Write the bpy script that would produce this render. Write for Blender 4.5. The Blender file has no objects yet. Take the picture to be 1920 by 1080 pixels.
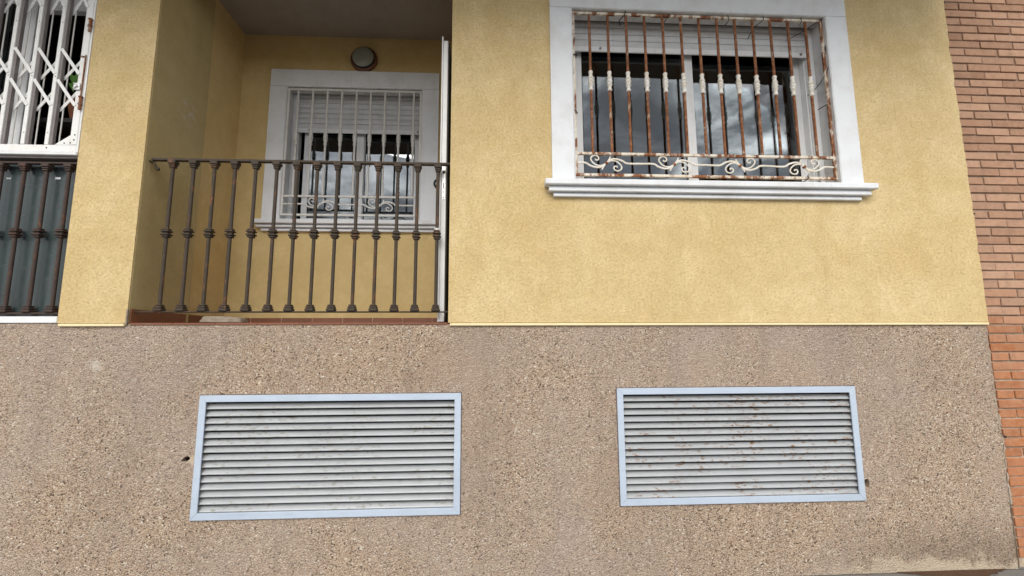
import bpy, bmesh, math, random
from mathutils import Vector, Matrix
R = math.radians
rnd = random.Random(7)
SC = bpy.context.scene
COL = SC.collection

# ------------------------------------------------------------------ camera
cam_d = bpy.data.cameras.new('camera')
cam = bpy.data.objects.new('camera', cam_d)
COL.objects.link(cam)
SC.camera = cam
cam_d.sensor_width = 36.0
cam_d.lens = 15.63
cam_d.clip_start = 0.05
cam_d.clip_end = 500
PITCH, YAW, ROLL = 0.128387, 0.0517576, -0.0041438
fw = Vector((math.sin(YAW) * math.cos(PITCH), math.cos(YAW) * math.cos(PITCH), math.sin(PITCH)))
rt = fw.cross(Vector((0, 0, 1))).normalized()
up = rt.cross(fw)
rt2 = math.cos(ROLL) * rt + math.sin(ROLL) * up
up2 = -math.sin(ROLL) * rt + math.cos(ROLL) * up
m3 = Matrix((rt2, up2, -fw)).transposed()
cam.matrix_world = Matrix.Translation((0, -2.9284, 1.4575)) @ m3.to_4x4()

# ------------------------------------------------------------------ sky, sun, exposure
SUN_EL, SUN_AZ = 42.0, 190.0          # azimuth clockwise from +Y (the wall looks to -Y)
world = bpy.data.worlds.new('World')
SC.world = world
world.use_nodes = True
wt = world.node_tree
wt.nodes.clear()
w_out = wt.nodes.new('ShaderNodeOutputWorld')
w_bg = wt.nodes.new('ShaderNodeBackground')
w_bg.inputs['Strength'].default_value = 0.1
sky = wt.nodes.new('ShaderNodeTexSky')
sky.sky_type = 'NISHITA'
sky.sun_disc = False
sky.sun_elevation = R(SUN_EL)
sky.sun_rotation = R(SUN_AZ)
tc = wt.nodes.new('ShaderNodeTexCoord')
sep = wt.nodes.new('ShaderNodeSeparateXYZ')
wt.links.new(tc.outputs['Generated'], sep.inputs[0])
zz = wt.nodes.new('ShaderNodeMath'); zz.operation = 'MAXIMUM'; zz.inputs[1].default_value = 0.0
wt.links.new(sep.outputs['Z'], zz.inputs[0])
za = wt.nodes.new('ShaderNodeMath'); za.operation = 'ADD'; za.inputs[1].default_value = 0.18
wt.links.new(zz.outputs[0], za.inputs[0])
dv = wt.nodes.new('ShaderNodeVectorMath'); dv.operation = 'DIVIDE'
cmb = wt.nodes.new('ShaderNodeCombineXYZ')
for k in range(3):
    wt.links.new(za.outputs[0], cmb.inputs[k])
wt.links.new(tc.outputs['Generated'], dv.inputs[0])
wt.links.new(cmb.outputs[0], dv.inputs[1])
def wnoise(scale, detail, rough, off):
    a = wt.nodes.new('ShaderNodeVectorMath'); a.operation = 'ADD'
    a.inputs[1].default_value = off
    wt.links.new(dv.outputs[0], a.inputs[0])
    n = wt.nodes.new('ShaderNodeTexNoise')
    n.inputs['Scale'].default_value = scale
    n.inputs['Detail'].default_value = detail
    n.inputs['Roughness'].default_value = rough
    n.inputs['Distortion'].default_value = 0.35
    wt.links.new(a.outputs[0], n.inputs['Vector'])
    return n.outputs['Fac']
def wramp(fac, stops):
    r = wt.nodes.new('ShaderNodeValToRGB')
    e = r.color_ramp.elements
    while len(e) < len(stops):
        e.new(0.5)
    for i, (p, c) in enumerate(stops):
        e[i].position = p
        e[i].color = (*c, 1)
    wt.links.new(fac, r.inputs['Fac'])
    return r.outputs['Color']
cl = wramp(wnoise(2.6, 10, 0.60, (8.4, 1.1, 2.6)),
           [(0.38, (0.12, 0.123, 0.13)), (0.48, (0.20, 0.205, 0.215)), (0.56, (0.50, 0.505, 0.51)), (0.66, (1.0, 1.0, 0.99))])
gain = wt.nodes.new('ShaderNodeVectorMath'); gain.operation = 'SCALE'
gain.inputs['Scale'].default_value = 26.0
wt.links.new(cl, gain.inputs[0])
cover = wramp(wnoise(0.9, 6, 0.55, (7.7, 2.2, 5.0)), [(0.33, (0.55, 0.55, 0.55)), (0.5, (1, 1, 1))])
mx = wt.nodes.new('ShaderNodeMix'); mx.data_type = 'RGBA'
wt.links.new(cover, mx.inputs['Factor'])
wt.links.new(sky.outputs[0], mx.inputs['A'])
wt.links.new(gain.outputs[0], mx.inputs['B'])
wt.links.new(mx.outputs['Result'], w_bg.inputs['Color'])
wt.links.new(w_bg.outputs[0], w_out.inputs['Surface'])

sun_d = bpy.data.lights.new('sun', 'SUN')
sun_d.energy = 1.5
sun_d.angle = R(38)
sun_d.color = (1.0, 0.95, 0.87)
sun = bpy.data.objects.new('sun', sun_d)
COL.objects.link(sun)
az, el = R(SUN_AZ), R(SUN_EL)
to_sun = Vector((math.sin(az) * math.cos(el), math.cos(az) * math.cos(el), math.sin(el)))
sun.rotation_euler = to_sun.to_track_quat('Z', 'Y').to_euler()
sun.location = (0, -6, 9)

SC.view_settings.view_transform = 'Standard'
SC.view_settings.look = 'None'
SC.view_settings.gamma = 1.0
SC.view_settings.exposure = 0.68
SC.view_settings.use_curve_mapping = False

# ------------------------------------------------------------------ material helpers
class NT:
    def __init__(s, name):
        s.m = bpy.data.materials.new(name)
        s.m.use_nodes = True
        s.t = s.m.node_tree
        s.t.nodes.clear()
        s.out = s.t.nodes.new('ShaderNodeOutputMaterial')
        g = s.t.nodes.new('ShaderNodeNewGeometry')
        s.pos = g.outputs['Position']
        s.nrm = g.outputs['Normal']
    def link(s, a, b):
        if hasattr(a, 'is_linked') and hasattr(a, 'node'):
            s.t.links.new(a, b)
        else:
            if isinstance(a, (tuple, list)) and len(a) == 3 and b.type == 'RGBA':
                a = (*a, 1)
            b.default_value = a
    def noise(s, scale, detail=4, rough=0.5, vec=None, dist=0.0):
        n = s.t.nodes.new('ShaderNodeTexNoise')
        n.inputs['Scale'].default_value = scale
        n.inputs['Detail'].default_value = detail
        n.inputs['Roughness'].default_value = rough
        n.inputs['Distortion'].default_value = dist
        s.link(vec or s.pos, n.inputs['Vector'])
        return n.outputs['Fac']
    def voro(s, scale, vec=None, feature='F1', rand=1.0):
        n = s.t.nodes.new('ShaderNodeTexVoronoi')
        n.feature = feature
        n.inputs['Scale'].default_value = scale
        n.inputs['Randomness'].default_value = rand
        s.link(vec or s.pos, n.inputs['Vector'])
        return n
    def scaled(s, v, add=(0, 0, 0), vec=None):
        n = s.t.nodes.new('ShaderNodeMapping')
        n.inputs['Scale'].default_value = v
        n.inputs['Location'].default_value = add
        s.link(vec or s.pos, n.inputs['Vector'])
        return n.outputs[0]
    def ramp(s, fac, stops):
        r = s.t.nodes.new('ShaderNodeValToRGB')
        e = r.color_ramp.elements
        while len(e) < len(stops):
            e.new(0.5)
        for i, (p, c) in enumerate(stops):
            e[i].position = p
            if not isinstance(c, (tuple, list)):
                c = (c, c, c)
            e[i].color = (*c, 1)
        s.link(fac, r.inputs['Fac'])
        return r.outputs['Color']
    def mix(s, fac, a, b, mode='MIX'):
        n = s.t.nodes.new('ShaderNodeMix')
        n.data_type = 'RGBA'
        n.blend_type = mode
        s.link(fac, n.inputs['Factor'])
        s.link(a, n.inputs['A'])
        s.link(b, n.inputs['B'])
        return n.outputs['Result']
    def math(s, op, a, b=0.0, c=0.0):
        n = s.t.nodes.new('ShaderNodeMath')
        n.operation = op
        s.link(a, n.inputs[0]); s.link(b, n.inputs[1]); s.link(c, n.inputs[2])
        return n.outputs[0]
    def chan(s, col, i):
        n = s.t.nodes.new('ShaderNodeSeparateColor')
        s.link(col, n.inputs[0])
        return n.outputs[i]
    def xyz(s, vec, i):
        n = s.t.nodes.new('ShaderNodeSeparateXYZ')
        s.link(vec, n.inputs[0])
        return n.outputs[i]
    def near(s, p, r0, r1):
        n = s.t.nodes.new('ShaderNodeVectorMath'); n.operation = 'DISTANCE'
        s.link(s.pos, n.inputs[0]); n.inputs[1].default_value = p
        return s.ramp(n.outputs['Value'], [(r0, 1.0), (r1, 0.0)])
    def bump(s, h, strength=0.5, dist=0.01, normal=None):
        n = s.t.nodes.new('ShaderNodeBump')
        n.inputs['Strength'].default_value = strength
        n.inputs['Distance'].default_value = dist
        s.link(h, n.inputs['Height'])
        if normal is not None:
            s.link(normal, n.inputs['Normal'])
        return n.outputs[0]
    def objrand(s):
        return s.t.nodes.new('ShaderNodeObjectInfo').outputs['Random']
    def bsdf(s, col, rough=0.6, spec=0.3, metal=0.0, normal=None):
        b = s.t.nodes.new('ShaderNodeBsdfPrincipled')
        s.link(col, b.inputs['Base Color'])
        s.link(rough, b.inputs['Roughness'])
        s.link(spec, b.inputs['Specular IOR Level'])
        s.link(metal, b.inputs['Metallic'])
        if normal is not None:
            s.link(normal, b.inputs['Normal'])
        s.t.links.new(b.outputs[0], s.out.inputs['Surface'])
        return b

def m_stucco(name, ca, cb, cpit, pit=1.0, scale=1.0, peel=None):
    n = NT(name)
    big = n.noise(2.1, 9, 0.72, dist=0.5)
    base = n.mix(n.ramp(big, [(0.36, 0.0), (0.62, 1.0)]), ca, cb)
    mid = n.noise(6 * scale, 6, 0.65)
    base = n.mix(n.ramp(mid, [(0.36, 0.42), (0.66, 0.0)]), base, tuple(c * 0.82 for c in ca))
    lrg = n.noise(2.6, 5, 0.65, n.scaled((1, 1, 1), (2, 8, 5)), dist=0.6)
    base = n.mix(n.ramp(lrg, [(0.48, 0.0), (0.68, 0.42)]), base, (ca[0] * 0.86, ca[1] * 0.87, ca[2] * 0.84))
    streak = n.noise(1.0, 5, 0.6, n.scaled((5, 5, 0.5)))
    base = n.mix(n.ramp(streak, [(0.52, 0.0), (0.75, 0.16)]), base, tuple(c * 0.66 for c in ca))
    grn = n.noise(24 * scale, 6, 0.75, n.scaled((0.85, 1, 1.15)))
    base = n.mix(n.ramp(grn, [(0.36, 0.0), (0.66, 0.34 * (0.4 + 0.6 * pit))]), base, tuple(c * 0.74 for c in ca))
    worm = n.noise(105 * scale, 3, 0.6, n.scaled((0.8, 1, 1.5)), dist=0.8)
    ridge = n.math('ABSOLUTE', n.math('SUBTRACT', worm, 0.5))
    patch = n.noise(60 * scale, 3, 0.6)
    pitm = n.math('MULTIPLY', n.ramp(ridge, [(0.0, 1.0), (0.04, 0.0)]), n.ramp(patch, [(0.47, 0.0), (0.60, 1.0)]))
    base = n.mix(n.math('MULTIPLY', pitm, 0.30 * pit), base, cpit)
    spk = n.noise(88 * scale, 4, 0.65, n.scaled((0.7, 1, 1.25)))
    base = n.mix(n.ramp(spk, [(0.51, 0.0), (0.68, 0.52 * pit)]), base, cpit)
    base = n.mix(n.ramp(spk, [(0.26, 0.35 * pit), (0.42, 0.0)]), base, tuple(min(1, c * 1.25) for c in cb))
    if peel:
        pk = n.math('MULTIPLY', n.near(peel, 0.04, 0.13), n.ramp(n.noise(26, 3, 0.6), [(0.5, 0.0), (0.56, 1.0)]))
        base = n.mix(pk, base, (0.52, 0.46, 0.34))
    h = n.math('SUBTRACT', n.noise(95 * scale, 4, 0.6), n.math('MULTIPLY', pitm, 0.8 * pit))
    nb = n.bump(n.math('SUBTRACT', h, n.math('MULTIPLY', spk, 1.2)), 0.5, 0.006)
    nb = n.bump(n.noise(7, 3, 0.5), 0.22, 0.02, nb)
    n.bsdf(base, 0.88, 0.15, 0, nb)
    return n.m

def m_pebble(name):
    n = NT(name)
    warp = n.pos
    v1 = n.voro(114, warp)
    rnd1 = n.chan(v1.outputs['Color'], 0)
    peb = n.ramp(rnd1, [(0.0, (0.06, 0.042, 0.03)), (0.10, (0.14, 0.10, 0.07)), (0.19, (0.45, 0.335, 0.245)), (0.60, (0.53, 0.405, 0.30)),
                        (0.84, (0.60, 0.475, 0.36)), (0.93, (0.74, 0.66, 0.54)), (1.0, (0.86, 0.82, 0.74))])
    v2 = n.voro(185, n.scaled((1, 1, 1), (3.3, 1.1, 0.7)))
    rnd2 = n.chan(v2.outputs['Color'], 1)
    sml = n.ramp(rnd2, [(0.0, (0.05, 0.035, 0.025)), (0.17, (0.20, 0.145, 0.105)), (0.3, (0.49, 0.37, 0.27)), (0.8, (0.59, 0.46, 0.345)), (1.0, (0.78, 0.70, 0.58))])
    col = n.mix(n.ramp(n.noise(34, 2, 0.5), [(0.40, 0.0), (0.60, 0.9)]), peb, sml)
    edge = n.ramp(v1.outputs['Distance'], [(0.50, 0.0), (0.95, 0.45)])
    col = n.mix(edge, col, (0.26, 0.195, 0.145))
    big = n.noise(1.1, 5, 0.6, dist=0.5)
    col = n.mix(n.ramp(big, [(0.36, 0.5), (0.58, 0.0)]), col, (0.47, 0.40, 0.36))
    big2 = n.noise(1.7, 4, 0.6, n.scaled((1, 1, 1), (5, 9, 2)))
    col = n.mix(n.ramp(big2, [(0.54, 0.0), (0.75, 0.35)]), col, (0.50, 0.37, 0.26))
    # rain streaks below the coping and grime/salt low down
    streak = n.noise(1.0, 5, 0.6, n.scaled((9, 9, 0.5), (2, 0, 0)))
    col = n.mix(n.ramp(streak, [(0.50, 0.0), (0.74, 0.24)]), col, (0.23, 0.18, 0.145))
    damp = n.noise(0.9, 6, 0.65, n.scaled((1, 1, 0.7), (1.2, 3, 7)), dist=0.4)
    col = n.mix(n.ramp(damp, [(0.50, 0.0), (0.68, 0.26)]), col, (0.27, 0.22, 0.185))
    z = n.xyz(n.pos, 2); x = n.xyz(n.pos, 0)
    wob = n.math('ADD', z, n.math('MULTIPLY', n.math('SUBTRACT', n.noise(5.5, 6, 0.7), 0.5), 0.42))
    right = n.ramp(n.math('MULTIPLY', x, 0.2), [(0.40, 0.0), (0.58, 1.0)])
    grime = n.math('MULTIPLY', n.ramp(wob, [(0.04, 0.0), (0.11, 0.55), (0.19, 0.38), (0.33, 0.0)]), right)
    col = n.mix(grime, col, (0.19, 0.15, 0.115))
    salt = n.math('MULTIPLY', n.ramp(wob, [(0.03, 0.85), (0.085, 0.0)]), right)
    col = n.mix(salt, col, (0.60, 0.52, 0.40))
    for p, r0, r1, c in (((-2.608, 0.008, 0.80), 0.012, 0.05, (0.50, 0.42, 0.32)), ((-2.45, 0.008, 1.33), 0.02, 0.07, (0.62, 0.56, 0.48)), ((-1.825, 0.008, 0.775), 0.02, 0.045, (0.66, 0.56, 0.43))):
        k = n.math('MULTIPLY', n.near(p, r0, r1), n.ramp(n.noise(24, 3, 0.6), [(0.45, 0.0), (0.55, 0.9)]))
        col = n.mix(k, col, c)
    h1 = n.ramp(v1.outputs['Distance'], [(0.1, 1.0), (0.8, 0.0)])
    h = n.math('ADD', n.math('MULTIPLY', h1, n.math('ADD', 0.5, rnd2)), n.math('MULTIPLY', n.noise(210, 2, 0.5), 0.6))
    nb = n.bump(h, 0.7, 0.007)
    col = n.mix(1.0, col, (0.865, 0.84, 0.82), 'MULTIPLY')
    n.bsdf(col, 0.9, 0.2, 0, nb)
    return n.m

def m_paint(name, col, grime=(0.30, 0.28, 0.25), amount=0.35, rough=0.5, scale=6.0, spec=0.35):
    n = NT(name)
    a = n.noise(scale, 6, 0.65)
    c = n.mix(n.ramp(a, [(0.45, 0.0), (0.78, amount)]), col, grime)
    b = n.noise(1.0, 5, 0.65, n.scaled((22, 22, 1.6)))
    c = n.mix(n.ramp(b, [(0.55, 0.0), (0.8, amount * 0.7)]), c, grime)
    n.bsdf(c, rough, spec, 0, n.bump(n.noise(60, 3, 0.6), 0.12, 0.004))
    return n.m

def m_rusty(name, paint, lo, hi, scale=20.0, rough=0.45):
    n = NT(name)
    a = n.noise(scale, 7, 0.68, n.scaled((1, 1, 0.45)), dist=0.4)
    mask = n.ramp(a, [(lo, 0.0), (hi, 1.0)])
    rust = n.ramp(n.noise(38, 5, 0.7), [(0.28, (0.085, 0.030, 0.016)), (0.5, (0.225, 0.088, 0.040)), (0.72, (0.44, 0.22, 0.11))])
    pc = n.mix(n.ramp(n.noise(20, 4, 0.6), [(0.4, 0.5), (0.65, 0.0)]), paint, tuple(p * q for p, q in zip(paint, (0.80, 0.66, 0.48))))
    c = n.mix(mask, pc, rust)
    rgh = n.mix(mask, (rough,) * 3, (0.85,) * 3)
    n.bsdf(c, rgh, 0.3, 0, n.bump(n.math('ADD', n.noise(90, 4, 0.6), n.math('MULTIPLY', mask, -0.4)), 0.35, 0.003))
    return n.m

def m_plain(name, col, rough=0.6, spec=0.3, metal=0.0, var=0.25, scale=20.0):
    n = NT(name)
    a = n.noise(scale, 4, 0.6)
    c = n.mix(n.ramp(a, [(0.35, var), (0.65, 0.0)]), col, tuple(x * 0.45 for x in col))
    n.bsdf(c, rough, spec, metal, n.bump(n.noise(scale * 6, 3, 0.6), 0.15, 0.003))
    return n.m

def m_glass(name, refl=0.2, tint=(0.55, 0.6, 0.6), rough=0.008):
    n = NT(name)
    tr = n.t.nodes.new('ShaderNodeBsdfTransparent')
    tr.inputs[0].default_value = (*tint, 1)
    gl = n.t.nodes.new('ShaderNodeBsdfGlossy')
    gl.inputs['Roughness'].default_value = rough
    gl.inputs['Color'].default_value = (0.95, 0.97, 1.0, 1)
    n.link(n.bump(n.noise(2.2, 2, 0.5), 0.035, 0.02), gl.inputs['Normal'])
    fr = n.t.nodes.new('ShaderNodeFresnel'); fr.inputs['IOR'].default_value = 1.5
    f = n.math('MINIMUM', n.math('ADD', fr.outputs[0], refl), 1.0)
    ms = n.t.nodes.new('ShaderNodeMixShader')
    n.link(f, ms.inputs[0])
    n.t.links.new(tr.outputs[0], ms.inputs[1])
    n.t.links.new(gl.outputs[0], ms.inputs[2])
    n.t.links.new(ms.outputs[0], n.out.inputs['Surface'])
    return n.m

def m_frosted(name):
    n = NT(name)
    c = n.mix(n.ramp(n.noise(5, 5, 0.6), [(0.4, 0.0), (0.7, 0.6)]), (0.050, 0.066, 0.066), (0.034, 0.044, 0.045))
    c = n.mix(n.ramp(n.noise(1, 5, 0.6, n.scaled((26, 26, 2.0))), [(0.55, 0.0), (0.75, 0.35)]), c, (0.13, 0.15, 0.15))
    n.bsdf(c, n.mix(n.ramp(n.noise(14, 4, 0.6), [(0.35, 0.0), (0.7, 1.0)]), (0.16,) * 3, (0.32,) * 3), 0.40)
    return n.m

def m_brick(name):
    n = NT(name)
    r = n.objrand()
    hi = n.ramp(r, [(0.0, (0.32, 0.18, 0.115)), (0.35, (0.42, 0.245, 0.16)), (0.7, (0.48, 0.295, 0.20)), (1.0, (0.36, 0.215, 0.145))])
    lo = n.ramp(r, [(0.0, (0.36, 0.14, 0.06)), (0.5, (0.43, 0.17, 0.075)), (1.0, (0.38, 0.16, 0.085))])
    z = n.math('MULTIPLY', n.math('ADD', n.xyz(n.pos, 2), n.math('MULTIPLY', n.math('SUBTRACT', r, 0.5), 0.5)), 0.25)
    c = n.mix(n.ramp(z, [(0.30, 1.0), (0.47, 0.0)]), hi, lo)
    c = n.mix(n.ramp(n.noise(28, 6, 0.7), [(0.4, 0.0), (0.72, 0.45)]), c, (0.52, 0.33, 0.22))
    c = n.mix(n.ramp(n.noise(17, 5, 0.7, n.scaled((1, 1, 1), (4, 4, 4))), [(0.5, 0.0), (0.75, 0.55)]), c, (0.22, 0.14, 0.10))
    c = n.mix(n.ramp(n.noise(120, 2, 0.6), [(0.64, 0.0), (0.74, 0.6)]), c, (0.16, 0.09, 0.06))
    nb = n.bump(n.noise(75, 5, 0.65), 0.5, 0.006)
    n.bsdf(c, 0.9, 0.15, 0, nb)
    return n.m

def m_mortar(name):
    n = NT(name)
    z = n.math('MULTIPLY', n.xyz(n.pos, 2), 0.25)
    c = n.mix(n.ramp(z, [(0.28, 1.0), (0.42, 0.0)]), (0.30, 0.22, 0.165), (0.50, 0.40, 0.30))
    c = n.mix(n.ramp(n.noise(22, 5, 0.6), [(0.4, 0.0), (0.7, 0.6)]), c, (0.17, 0.12, 0.09))
    n.bsdf(c, 0.95, 0.1, 0, n.bump(n.noise(110, 4, 0.6), 0.6, 0.006))
    return n.m

def m_vent(name, col, rust, rc=(0.17, 0.10, 0.04)):
    n = NT(name)
    a = n.noise(3.5, 6, 0.65)
    c = n.mix(n.ramp(a, [(0.42, 0.0), (0.72, 0.35)]), col, tuple(x * 0.68 for x in col))
    b = n.noise(1.0, 4, 0.6, n.scaled((6, 6, 46)))
    c = n.mix(n.ramp(b, [(0.5, 0.0), (0.8, 0.25)]), c, tuple(x * 0.6 for x in col))
    patch = n.noise(2.6, 3, 0.55, n.scaled((1, 1, 2.2), (6.5, 0, 3.1)))
    sp = n.noise(48, 4, 0.7, n.scaled((0.55, 1, 1.7)))
    k = n.math('MULTIPLY', n.ramp(patch, [(0.42, 0.0), (0.56, 1.0)]), n.ramp(sp, [(0.563, 0.0), (0.603, 1.0)]))
    c = n.mix(n.math('MULTIPLY', k, rust), c, rc)
    n.bsdf(c, 0.42, 0.45, 0.15, n.bump(n.noise(40, 3, 0.6), 0.08, 0.003))
    return n.m

def m_tile(name, col):
    n = NT(name)
    r = n.objrand()
    c = n.mix(n.ramp(r, [(0, 0.0), (1, 0.5)]), col, tuple(x * 1.5 for x in col))
    c = n.mix(n.ramp(n.noise(14, 5, 0.6), [(0.5, 0.0), (0.8, 0.4)]), c, (0.22, 0.16, 0.12))
    n.bsdf(c, 0.35, 0.4)
    return n.m

def m_pave(name, ca, cb, cell=0.4):
    n = NT(name)
    v = n.t.nodes.new('ShaderNodeTexBrick')
    v.offset = 0.0
    v.inputs['Scale'].default_value = 1.0
    v.inputs['Brick Width'].default_value = cell
    v.inputs['Row Height'].default_value = cell
    v.inputs['Mortar Size'].default_value = 0.006
    v.inputs['Color1'].default_value = (*ca, 1)
    v.inputs['Color2'].default_value = (*cb, 1)
    v.inputs['Mortar'].default_value = (0.10, 0.09, 0.08, 1)
    n.link(n.pos, v.inputs['Vector'])
    c = n.mix(n.ramp(n.noise(3, 6, 0.65), [(0.4, 0.0), (0.75, 0.5)]), v.outputs['Color'], tuple(x * 0.6 for x in ca))
    n.bsdf(c, 0.9, 0.2, 0, n.bump(n.noise(90, 4, 0.6), 0.4, 0.004))
    return n.m

M = {}
M['stucco'] = m_stucco('yellow_stucco', (0.665, 0.495, 0.24), (0.80, 0.64, 0.37), (0.36, 0.25, 0.11))
M['bead'] = m_paint('cream_bead', (0.84, 0.70, 0.42), (0.55, 0.42, 0.22), 0.4, 0.7)
M['stucco_in'] = m_stucco('ochre_stucco', (0.66, 0.49, 0.225), (0.75, 0.575, 0.29), (0.45, 0.32, 0.14), 0.4, 1.3)
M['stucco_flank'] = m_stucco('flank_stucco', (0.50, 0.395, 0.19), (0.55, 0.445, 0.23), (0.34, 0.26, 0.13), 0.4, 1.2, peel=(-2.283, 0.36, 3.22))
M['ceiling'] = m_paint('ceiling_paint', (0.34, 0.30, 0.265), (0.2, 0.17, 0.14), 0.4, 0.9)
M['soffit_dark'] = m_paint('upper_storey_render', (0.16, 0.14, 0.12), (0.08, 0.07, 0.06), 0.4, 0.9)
M['pebble'] = m_pebble('pebbledash')
M['white'] = m_paint('white_surround', (0.745, 0.765, 0.79), (0.40, 0.37, 0.33), 0.36, 0.6, 5.0)
M['alu'] = m_paint('white_aluminium', (0.78, 0.79, 0.80), (0.40, 0.39, 0.37), 0.25, 0.35, 8.0, 0.45)
M['reveal'] = m_paint('white_reveal', (0.66, 0.665, 0.67), (0.24, 0.22, 0.2), 0.55, 0.65, 9.0)
M['shutter'] = m_paint('shutter_slat', (0.62, 0.63, 0.64), (0.30, 0.28, 0.26), 0.35, 0.45, 7.0)
M['rust_bar'] = m_rusty('rusty_bar', (0.74, 0.69, 0.60), 0.30, 0.42)
M['rust_frame'] = m_rusty('rusty_frame', (0.76, 0.72, 0.64), 0.47, 0.55, 13.0)
M['rust_scroll'] = m_rusty('rusty_scroll', (0.78, 0.76, 0.70), 0.60, 0.70)
M['collar_white'] = m_rusty('collar_paint', (0.80, 0.79, 0.75), 0.70, 0.80)
M['white_bar'] = m_paint('white_bar', (0.70, 0.69, 0.66), (0.40, 0.33, 0.25), 0.4, 0.45, 16.0)
M['gate_white'] = m_paint('gate_white', (0.85, 0.85, 0.83), (0.52, 0.46, 0.38), 0.3, 0.4, 15.0)
M['gate_grey'] = m_paint('gate_channel', (0.24, 0.215, 0.21), (0.12, 0.08, 0.07), 0.5, 0.5, 18.0)
M['iron'] = m_rusty('brown_iron', (0.060, 0.047, 0.035), 0.56, 0.74, 16.0, 0.65)
M['iron_red'] = m_rusty('brown_iron_red', (0.062, 0.042, 0.036), 0.58, 0.78, 16.0, 0.65)
M['black'] = m_plain('black_plastic', (0.015, 0.015, 0.016), 0.45)
M['hole'] = m_plain('hole_dark', (0.035, 0.027, 0.02), 0.95, 0.05)
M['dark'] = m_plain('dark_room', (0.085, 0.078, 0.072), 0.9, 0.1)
M['glass'] = m_glass('window_glass', 0.085)
M['glass_clear'] = m_glass('sliding_glass', 0.03, (0.7, 0.75, 0.75))
M['frosted'] = m_frosted('grey_green_glass')
M['brick'] = m_brick('brick')
M['mortar'] = m_mortar('mortar')
M['vent_frame'] = m_vent('vent_frame', (0.52, 0.60, 0.715), 0.0)
M['vent_slat'] = m_vent('vent_slat_scuffed', (0.44, 0.455, 0.47), 0.6, (0.20, 0.17, 0.09))
M['vent_slat_rust'] = m_vent('vent_slat_rusty', (0.44, 0.455, 0.47), 1.0, (0.23, 0.12, 0.045))
M['tile'] = m_tile('brown_tile', (0.19, 0.072, 0.038))
M['joint'] = m_plain('joint_mortar', (0.52, 0.45, 0.37), 0.95, 0.1, 0, 0.5, 40)
M['soil'] = m_plain('soil', (0.11, 0.065, 0.042), 0.95, 0.1, 0, 0.5, 30)
M['sealant'] = m_plain('sealant', (0.17, 0.135, 0.12), 0.9, 0.1, 0, 0.6, 60)
M['grout'] = m_plain('grout', (0.50, 0.38, 0.29), 0.9, 0.1)
M['lamp_ring'] = m_plain('lamp_ring', (0.16, 0.065, 0.035), 0.4, 0.4)
M['lamp_glass'] = m_plain('lamp_glass', (0.30, 0.31, 0.27), 0.25, 0.5)
M['steel'] = m_plain('lock_steel', (0.75, 0.75, 0.74), 0.3, 0.5, 0.4, 0.1)
M['rust'] = m_rusty('hinge_rust', (0.35, 0.28, 0.24), 0.35, 0.5)
M['stone'] = m_plain('loose_stone', (0.33, 0.27, 0.21), 0.9, 0.1, 0, 0.6, 30)
M['leaf'] = m_plain('plant_leaf', (0.14, 0.32, 0.06), 0.45, 0.4)
M['pot'] = m_plain('terracotta', (0.30, 0.12, 0.06), 0.8)
M['pave'] = m_pave('paving', (0.20, 0.19, 0.178), (0.175, 0.166, 0.156))
M['road'] = m_plain('asphalt', (0.055, 0.055, 0.057), 0.9, 0.2, 0, 0.4, 9)
M['kerb'] = m_plain('kerb_stone', (0.34, 0.33, 0.31), 0.85, 0.2)
M['earth'] = m_plain('earth', (0.16, 0.14, 0.10), 0.95, 0.1, 0, 0.4, 0.5)

# ------------------------------------------------------------------ mesh helpers
def box(bm, x0, x1, y0, y1, z0, z1, bev=0.0, seg=1):
    vs = [bm.verts.new((x, y, z)) for x in (x0, x1) for y in (y0, y1) for z in (z0, z1)]
    fs = []
    for q in ((0, 1, 3, 2), (4, 6, 7, 5), (0, 4, 5, 1), (2, 3, 7, 6), (0, 2, 6, 4), (1, 5, 7, 3)):
        fs.append(bm.faces.new([vs[i] for i in q]))
    if bev > 0:
        es = list({e for f in fs for e in f.edges})
        bmesh.ops.bevel(bm, geom=es, offset=bev, segments=seg, profile=0.5, affect='EDGES')
    return fs

def prism_x(bm, prof, x0, x1):
    a = [bm.verts.new((x0, y, z)) for y, z in prof]
    b = [bm.verts.new((x1, y, z)) for y, z in prof]
    k = len(prof)
    for i in range(k):
        j = (i + 1) % k
        bm.faces.new((a[i], a[j], b[j], b[i]))
    bm.faces.new(a[::-1]); bm.faces.new(b)

def prism_y(bm, prof, y0, y1):
    a = [bm.verts.new((x, y0, z)) for x, z in prof]
    b = [bm.verts.new((x, y1, z)) for x, z in prof]
    k = len(prof)
    for i in range(k):
        j = (i + 1) % k
        bm.faces.new((a[j], a[i], b[i], b[j]))
    bm.faces.new(a); bm.faces.new(b[::-1])

def lathe(bm, prof, c=(0, 0, 0), seg=12, axis='z', rot=0.0):
    rings = []
    for r, h in prof:
        ring = []
        for i in range(seg):
            t = 2 * math.pi * i / seg + rot
            if axis == 'z':
                p = (c[0] + r * math.cos(t), c[1] + r * math.sin(t), c[2] + h)
            elif axis == 'y':
                p = (c[0] + r * math.cos(t), c[1] + h, c[2] + r * math.sin(t))
            else:
                p = (c[0] + h, c[1] + r * math.cos(t), c[2] + r * math.sin(t))
            ring.append(bm.verts.new(p))
        rings.append(ring)
    for a, b in zip(rings, rings[1:]):
        for i in range(seg):
            j = (i + 1) % seg
            bm.faces.new((a[i], a[j], b[j], b[i]))
    bm.faces.new(rings[0][::-1]); bm.faces.new(rings[-1])

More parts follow.
